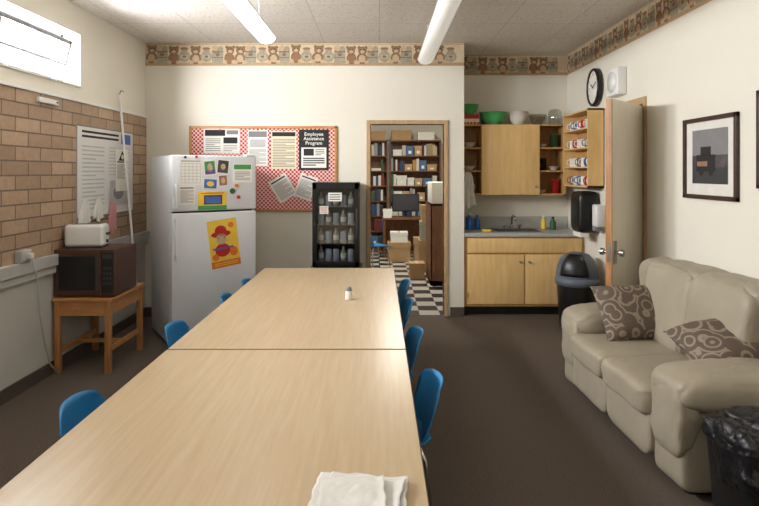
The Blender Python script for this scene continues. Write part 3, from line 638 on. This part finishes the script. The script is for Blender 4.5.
def cloth(name,mw,w,h,c,lab,cat,amp=.015,taper=.5):
    b=MB(); vs=[];fs=[]; nu,nv=24,20
    for j in range(nv+1):
        v=j/nv
        for i in range(nu+1):
            uu=-1+2*i/nu; ww=w/2*(taper+(1-taper)*v**.6)
            vs.append((uu*ww+.006*math.sin(v*7),-h*v-.02*math.cos(uu*4)*v,.016+amp*math.sin(uu*9+v*1.5)*(.4+.6*v)))
    for j in range(nv):
        for i in range(nu): a=j*(nu+1)+i; fs.append((a,a+nu+1,a+nu+2,a+1))
    b.add(vs,fs,c,True); return fin(b,name,mw=mw,label=lab,cat=cat,solid=.003)
cloth('dish_towel',FB(1.02,6.60,1.60),.20,.40,'cloth','white dish towel hanging beside the wall cabinet','towel',.02,.25)
b=MB(); b.tube([(0,0,0),(0,0,.03),(0,.015,.03)],.004,'steel'); fin(b,'hook',mw=FB(1.02,6.63,1.60),label='small steel hook on the wall cabinet edge',cat='hook')
# dispensers, clock, speaker
pd=thing('paper_towel_dispenser','black wall-mounted paper towel dispenser','dispenser',(XR,6.04,.95))
b=MB(); b.sell((-.115,0,.23),(.23,.30,.44),'black',.35,.35); fin(b,'cover',pd); b=MB(); b.box(-.2,-.1,-.03,-.12,.1,.03,'paper'); fin(b,'paper_towel',pd)
sd=thing('soap_dispenser','white wall-mounted soap dispenser','dispenser',(XR,5.80,1.0)); b=MB(); b.rbox(-.11,-.06,.04,-.002,.06,.27,'white',.02); fin(b,'housing',sd); b=MB(); b.rbox(-.115,-.04,0,-.04,.04,.05,'gray',.01); fin(b,'lever',sd)
ck=thing('wall_clock','round black wall clock with white face','clock'); ck.matrix_world=FR(XR-.012,6.0,2.49)@Matrix.Rotation(math.radians(-4),4,'Y')
b=MB()
b.lathe([(.16,.0),(.2,.0),(.2,.035),(.19,.045),(.172,.04),(.17,.03)],'black',40); fin(b,'case',ck)
b=MB(); b.cyl((0,0,0),(0,0,.03),.172,'clockface',40)
for i in range(12):
    a=math.radians(30*i); r=.14; b.text(str(12 if i==0 else i),r*math.sin(a),r*math.cos(a)-.011,.032,.0312,'ink')
fin(b,'dial',ck)
def hand(l,w_,ang,z):
    b=MB(); b.M=Matrix.Rotation(-math.radians(ang),4,'Z'); b.box(-w_/2,-.02,z,w_/2,l,z+.002,'ink'); fin(b,'hand',ck)
hand(.09,.012,300,.033); hand(.13,.008,70,.036)
b=MB(); b.rbox(-.13,-.13,0,.13,.13,.09,'white',.012); sp=fin(b,'speaker_box',mw=FR(XR-.0005,5.40,2.45),label='white intercom speaker box mounted on the wall',cat='speaker')
b=MB(); b.lathe([(0,.091),(.1,.091),(.1,.095),(0,.096)],'white',24); fin(b,'grille',sp)
# trash can
tc=thing('trash_can','round black trash can with rounded slate swing lid','trash can',(2.03,5.86,0))
b=MB(); b.lathe([(0,0),(.165,0),(.175,.02),(.20,.46),(.20,.5),(0,.5)],'black',36); fin(b,'body',tc)
b=MB(); b.lathe([(.19,.44),(.215,.455),(.222,.49),(.21,.525),(.19,.53)],'lidblue',40); fin(b,'rim',tc)
b=MB(); b.lathe([(.205,.50),(.208,.56),(.195,.64),(.165,.71),(.12,.755),(.06,.775),(0,.78)],'lidblue',40); l=fin(b,'lid',tc)
b=MB(); b.M=Matrix.Rotation(math.radians(-28),4,'Z')
vs=[];fs=[]
for j in range(9):
    for i in range(13):
        a=math.radians(-90+(-42+7*i)*(1-.25*j/8)); pr=[(.210,.55),(.207,.58),(.203,.61),(.198,.64),(.188,.67),(.176,.70),(.158,.725),(.135,.748),(.11,.765)][j]
        vs.append((pr[0]*1.02*math.cos(a),pr[0]*1.02*math.sin(a),pr[1]+.003))
for j in range(8):
    for i in range(12): a=j*13+i; fs.append((a,a+1,a+14,a+13))
b.add(vs,fs,'black',True); fin(b,'swing_flap',l,solid=.006)
# ------------------------------------------------------------------ right door leaf
dl=bpy.data.objects.new('door_1',None); COL.objects.link(dl); dl['kind']='structure'; dl.location=(XR-.005,4.96,0); dl.rotation_euler=(0,0,math.radians(-133.5))
b=MB(); b.box(0.01,-.022,.01,.715,.022,2.17,'doorwood'); b.box(.715,-.0225,.01,.73,.0225,2.17,'oakv'); fin(b,'door_leaf',dl)
b=MB()
for s_ in (-1,1):
    b.box(.63,s_*.022-.003,.88,.70,s_*.022+.003,1.06,'steel'); b.cyl((.665,s_*.022,.97),(.665,s_*.07,.97),.012,'steel'); b.cyl((.665,s_*.065,.97),(.665,s_*.09,.97),.028,'steel',20)
fin(b,'handle',dl)
b=MB(); b.box(.728,-.012,.9,.732,.012,1.04,'steel'); fin(b,'latch_plate',dl)
for z in (.25,1.1,1.95): b=MB(); b.cyl((0,-.025,z-.05),(0,-.025,z+.05),.009,'steel'); b.box(0,-.026,z-.05,.04,-.022,z+.05,'steel'); fin(b,'hinge',dl)
# ------------------------------------------------------------------ framed pictures
def frame(y0,y1,z0,z1,lab):
    w=y1-y0; h=z1-z0
    t=thing('framed_picture',lab,'picture frame'); t.matrix_world=FR(XR-.001,(y0+y1)/2,(z0+z1)/2)
    b=MB(); f=.03
    for a in [(-w/2,-h/2,-w/2+f,h/2),(w/2-f,-h/2,w/2,h/2),(-w/2,-h/2,w/2,-h/2+f),(-w/2,h/2-f,w/2,h/2)]: b.box(a[0],a[1],0,a[2],a[3],.025,'dwood')
    fin(b,'frame',t,bevel=.003)
    b=MB(); b.box(-w/2+f,-h/2+f,0,w/2-f,h/2-f,.008,'matte'); fin(b,'mat_board',t)
    b=MB(); a=w*.33; c=h*.33; b.box(-a,-c+.01,.008,a,c+.01,.010,'inkgray'); b.q(-a,-c+.01,a,-c*.35,.0105,'dgray'); b.q(-a,-c*.35,a,c*.1,.0107,'photo')
    b.q(-a*.75,-c*.5,a*.35,c*.12,.011,'ink'); b.q(-a*.5,c*.1,a*.1,c*.42,.011,'ink'); b.e(-a*.45,-c*.5,a*.14,a*.14,.0113,'ink'); b.e(a*.1,-c*.5,a*.14,a*.14,.0113,'ink'); b.q(-a*.7,-c*.3,-a*.1,-c*.12,.0115,'bred'); fin(b,'print',t)
frame(3.62,4.26,1.41,1.985,'dark-framed print with white mat hanging on cream wall')
frame(2.75,3.43,1.50,2.09,'second dark-framed print hanging beside another print')
# ------------------------------------------------------------------ left side items
tb=thing('side_table','honey oak side table carrying a microwave','table',(-2.355,4.5,0))
b=MB(); b.box(-.24,0,.575,.24,.66,.60,'oak'); fin(b,'top',tb,bevel=.004)
b=MB(); b.box(-.21,.02,.46,.21,.045,.575,'oak'); b.box(-.21,.61,.46,.21,.635,.575,'oak'); b.box(-.21,.02,.46,-.185,.63,.575,'oak'); b.box(.185,.02,.46,.21,.63,.575,'oak'); fin(b,'apron',tb)
for x in (-.2,.2):
    for y in (.03,.625): b=MB(); b.rbox(x-.022,y-.022,0,x+.022,y+.022,.575,'oakv',.003); fin(b,'leg',tb)
b=MB(); b.box(-.2,.04,.16,-.18,.61,.2,'oak'); b.box(.18,.04,.16,.2,.61,.2,'oak'); b.box(-.19,.3,.165,.19,.33,.195,'oak'); fin(b,'stretcher',tb)
mv=thing('microwave','old woodgrain microwave oven with dark glass door','microwave',(-2.35,4.53,.601),math.radians(0))
b=MB(); b.rbox(-.24,.03,.012,.24,.42,.38,'mwood',.006); b.box(-.22,.025,.03,.22,.04,.36,'black')
for x in (-.2,.2):
    for y in (.07,.36): b.cyl((x,y,0),(x,y,.014),.012,'black')
fin(b,'body',mv)
b=MB(); b.rbox(-.24,.0,.012,.13,.03,.38,'mwood',.006); b.box(-.2,-.003,.06,.09,.0,.33,'black'); d=fin(b,'door',mv)
b=MB(); b.rbox(.10,-.02,.06,.115,0,.32,'dgray',.004); fin(b,'handle',d)
b=MB(); b.rbox(.133,.0,.012,.24,.03,.38,'mwood',.005); b.box(.142,-.002,.04,.232,0,.36,'black'); b.box(.148,-.003,.31,.226,0,.345,'dgray')
for i in range(4):
    for j in range(3): b.box(.150+j*.027,-.003,.10+i*.04,.170+j*.027,0,.125+i*.04,'dgray')
fin(b,'control_panel',mv)
to=thing('toaster','white two-slot toaster on top of the microwave','toaster',(-2.41,4.70,.982),math.radians(8))
b=MB(); b.rbox(-.15,-.09,.01,.15,.09,.19,'white',.03,5); b.box(-.11,-.05,.186,.11,-.015,.1912,'ink'); b.box(-.11,.015,.186,.11,.05,.1912,'ink'); fin(b,'body',to)
b=MB(); b.rbox(.15,-.02,.10,.175,.02,.12,'dgray',.004); b.cyl((.15,0,.05),(.165,0,.05),.014,'dgray'); fin(b,'lever',to)
b=MB(); b.box(-.14,-.08,0,.14,.08,.012,'dgray'); fin(b,'base',to)
def a_map(b,w,h):
    b.lines(-w*.42,h*.46,w*.2,h*.36,Z,'ink',2,.5); b.q(w*.25,h*.34,w*.44,h*.46,Z,'pblue')
    b.lines(-w*.42,h*.30,-w*.06,-h*.42,Z,'lgray',16); b.lines(w*.02,h*.30,w*.42,-h*.05,Z,'lgray',9); b.q(w*.04,-h*.40,w*.40,-h*.1,Z,'lgray'); b.e(w*.2,-h*.25,w*.1,h*.08,Z+.0005,'inkgray')
    b.q(-w/2,h*.485,w/2,h/2,Z,'inkgray'); b.q(-w/2,-h/2,-w*.49,h/2,Z,'inkgray'); b.q(w*.49,-h/2,w/2,h/2,Z,'inkgray'); b.q(-w/2,-h/2,w/2,-h*.485,Z,'inkgray')
sheet(FL(XL+.014,5.42,1.60),1.12,.82,'large laminated safety poster on the brick wall','poster','poster','poster',art=a_map)
def a_tri(b,w,h):
    a_text(b,w,h*.5); b.add([(-w*.3,h*.22,Z+.001),(w*.3,h*.22,Z+.001),(0,h*.46,Z+.001)],[(0,1,2)],'ink'); b.e(0,h*.31,w*.09,w*.09,Z+.0015,'paper')
sheet(FL(XL+.017,5.72,1.62),.28,.42,'small white notice taped over the laminated poster',art=a_tri)
cloth('hand_towel',FL(XL+.013,4.98,1.36),.2,.22,'cloth','white cloth hanging on the brick wall','towel',.01,.3)
cloth('hand_towel',FL(XL+.013,5.22,1.36),.18,.20,'cloth','white cloth hanging next to a pink mitt','towel',.01,.3)
cloth('oven_mitt',FL(XL+.013,5.50,1.32),.16,.30,'pink','pink oven mitt hanging on the brick wall','mitt',.01,.6)
ou=thing('power_outlet','beige electrical outlet box with plugged gray cord','outlet'); ou.matrix_world=FL(XL+.0135,4.1,.995)
b=MB(); b.rbox(-.06,-.04,0,.06,.045,.05,'lgray',.006); fin(b,'box',ou); b=MB(); b.rbox(.0,-.02,.05,.04,.02,.08,'paper',.005); fin(b,'plug',ou)
b=MB(); b.tube([(.02,-.015,.075),(.04,-.15,.10),(.12,-.44,.07),(.22,-.69,.05),(.3,-.87,.04),(.4,-.985,.05)],.006,'lgray'); fin(b,'power_cord',ou)
b=MB(); b.cyl((-2.37,5.66,0),(XL+.045,5.60,2.36),.011,'white'); b.tube([(XL+.045,5.60,2.36),(XL+.06,5.6,2.40),(XL+.09,5.59,2.385)],.006,'steel'); fin(b,'window_pole',label='thin white window pole leaning against the brick wall',cat='pole')
b=MB(); b.rbox(-.13,-.02,0,.13,.02,.03,'white',.005); b.cyl((.1,0,.03),(.1,0,.045),.008,'steel'); fin(b,'cable_bracket',mw=FL(XL+.0125,4.42,2.15),label='small white metal bracket on the brick wall',cat='bracket')
# ------------------------------------------------------------------ light fixtures
def fixture(x,y0,y1,lm,lab):
    t=thing('fluorescent_fixture',lab,'light fixture',(x,y0,2.70)); L=y1-y0
    b=MB(); b.box(-.05,0,.055,.05,L,.11,'white'); b.add([(-.085,0,.05),(.085,0,.05),(.05,0,.09),(-.05,0,.09),(-.085,L,.05),(.085,L,.05),(.05,L,.09),(-.05,L,.09)],[(0,1,2,3),(7,6,5,4),(0,4,5,1),(1,5,6,2),(3,2,6,7),(0,3,7,4)],'white'); fin(b,'housing',t)
    b=MB(); vs=[];fs=[]; n=12
    for yy in (0.01,L-.01):
        for i in range(n+1):
            a=math.pi*i/n; vs.append((.075*math.cos(a),yy,.05-.05*math.sin(a)))
    for i in range(n): fs.append((i,i+1,n+2+i,n+1+i))
    fs.append(tuple(range(n+1))[::-1]); fs.append(tuple(range(n+1,2*n+2)))
    b.add(vs,fs,lm,True); fin(b,'diffuser',t)
    for y in (.3,L-.3): b=MB(); b.cyl((0,y,.11),(0,y,.33),.006,'white',8); fin(b,'suspension_rod',t)
fixture(-.97,2.4,4.9,'lamp','suspended white fluorescent strip light, glowing'); fixture(.47,2.4,5.85,'lamp2','suspended white fluorescent strip light hanging below the ceiling')
# ------------------------------------------------------------------ sofa
sf=thing('sofa','taupe leather two-seat sofa with puffy arms and cushions','sofa',(1.37,4.31,0),math.radians(-87.5))
LL=1.58
b=MB(); b.rbox(.08,.08,.07,LL-.08,.80,.34,'leather',.03,4); fin(b,'base',sf)
for x in (.12,LL-.12):
    for y in (.12,.74): b=MB(); b.cyl((x,y,0),(x,y,.08),.03,'dwood',16,.035); fin(b,'foot',sf)
for x,sd_,lean in ((.15,3,-1),(LL-.15,9,1)):
    b=MB(); b.sell((x,.42,.28),(.27,.80,.48),'leather',.16,.16,64,36,.01,5,sd_)
    b.sell((x+.01*lean,.42,.52),(.35,.85,.22),'leather',.7,.36,90,44,.02,5,sd_+1,crease=.007)
    b.sell((x+.005*lean,.05,.38),(.29,.12,.38),'leather',.6,.4,64,40,.02,7,sd_+2,crease=.007); fin(b,'arm',sf)
b=MB(); b.sell((LL/2,.72,.47),(LL-.08,.22,.86),'leather',.2,.2,60,30,.012,5,1); fin(b,'backrest',sf)
for i,x in enumerate((.53,1.05)):
    b=MB(); b.sell((x,.61,.69),(.56,.27,.56),'leather',.42,.28,84,50,.025,5,20+i,rot=(math.radians(-10),0,0),crease=.008); b.sell((x,.69,.90),(.60,.27,.18),'leather',.6,.35,70,34,.02,6,30+i,crease=.006); fin(b,'back_cushion',sf)
    b=MB(); b.sell((x,.29,.385),(.53,.68,.18),'leather',.35,.2,96,40,.02,5,40+i,crease=.008); fin(b,'seat_cushion',sf)
    b=MB(); b.sell((x,.05,.23),(.53,.13,.30),'leather',.45,.22,70,34,.014,6,50+i,crease=.005); fin(b,'front_roll',sf)
for x in (.18,LL-.18):
    b=MB(); b.sell((x,.70,.79),(.38,.24,.36),'leather',.6,.5,64,36,.02,6,60+x,crease=.006); fin(b,'shoulder_cushion',sf)
def pillow(loc,rot,sx,sy,lab):
    b=MB(); n=22
    for sg in (1,-1):
        vs=[];fs=[]
        for j in range(n+1):
            for i in range(n+1):
                x=-1+2*i/n; y=-1+2*j/n
                z=sg*.085*((1-x**4)*(1-y**4))**.55
                vs.append((x*(1-.07*(1-y*y))*sx/2,y*(1-.07*(1-x*x))*sy/2,z+.006*noise.noise(Vector((x*3,y*3,sg)))-.02*x*x))
        for j in range(n):
            for i in range(n):
                a=j*(n+1)+i; f=(a,a+1,a+n+2,a+n+1); fs.append(f if sg>0 else f[::-1])
        b.add(vs,fs,'scroll',True)
    fin(b,'throw_pillow',loc=loc,rot=rot,label=lab,cat='pillow')
pillow((1.77,3.94,.635),(math.radians(52),0,math.radians(6)),.52,.42,'brown scroll-patterned throw pillow leaning on sofa arm')
pillow((1.97,3.14,.66),(math.radians(20),math.radians(-6),math.radians(6)),.62,.40,'brown scroll-patterned throw pillow lying across the sofa')
# ------------------------------------------------------------------ bagged bin near the sofa
bn=thing('waste_bin','black waste bin lined with a crinkled black bag','waste bin',(1.66,2.44,0))
b=MB(); b.rbox(-.18,-.17,0,.18,.17,.46,'black',.03,3,taper=.85); fin(b,'bin_body',bn)
b=MB(); b.sell((0,0,.46),(.41,.39,.14),'blackgloss',.6,.5,110,50,.03,9,3,crease=.012); b.sell((.03,.0,.51),(.30,.28,.13),'blackgloss',.8,.7,100,46,.05,11,5,crease=.016); b.sell((-.15,-.04,.40),(.11,.28,.26),'blackgloss',.7,.6,80,46,.03,12,8,crease=.012); fin(b,'liner_bag',bn)
# ------------------------------------------------------------------ lights
def area(n,loc,rot,sx,sy,e,c=(1,1,1)):
    l=bpy.data.lights.new(n,'AREA'); l.shape='RECTANGLE'; l.size=sx; l.size_y=sy; l.energy=e; l.color=c
    o=bpy.data.objects.new(n,l); COL.objects.link(o); o.location=loc; o.rotation_euler=rot
for i,(y0,y1) in enumerate(wins):
    area('window_daylight',(XL-.38,(y0+y1)/2,2.62),(0,math.radians(-84),math.radians([14,26,30,28][i])),.6,1.15,[260,235,90,45][i],(.98,.985,1))
area('rear_fill_light',(-.6,-.8,2.95),(0,0,0),.3,2.2,16,(1,.94,.85)); area('rear_fill_light',(1.2,-.8,2.95),(0,0,0),.3,2.2,20,(1,.94,.85))  # unseen area lights added behind the camera as soft fill
area('storeroom_lamp',(.3,9.0,2.95),(0,0,0),.5,2.5,75,(1,.97,.9))
area('hall_lamp',(2.95,5.3,2.9),(0,0,0),.3,.8,10,(1,.95,.85))
w=bpy.data.worlds.new('World'); S.world=w; w.use_nodes=True
w.node_tree.nodes['Background'].inputs[0].default_value=(.9,.95,1,1); w.node_tree.nodes['Background'].inputs[1].default_value=2
# ------------------------------------------------------------------ camera
cd=bpy.data.cameras.new('Camera'); co=bpy.data.objects.new('Camera',cd); COL.objects.link(co)
co.location=(0,0,1.6); co.rotation_euler=(math.radians(90),0,0)
cd.sensor_width=36; cd.lens=570/759*36; cd.shift_y=-81/759; cd.clip_start=.05
S.camera=co
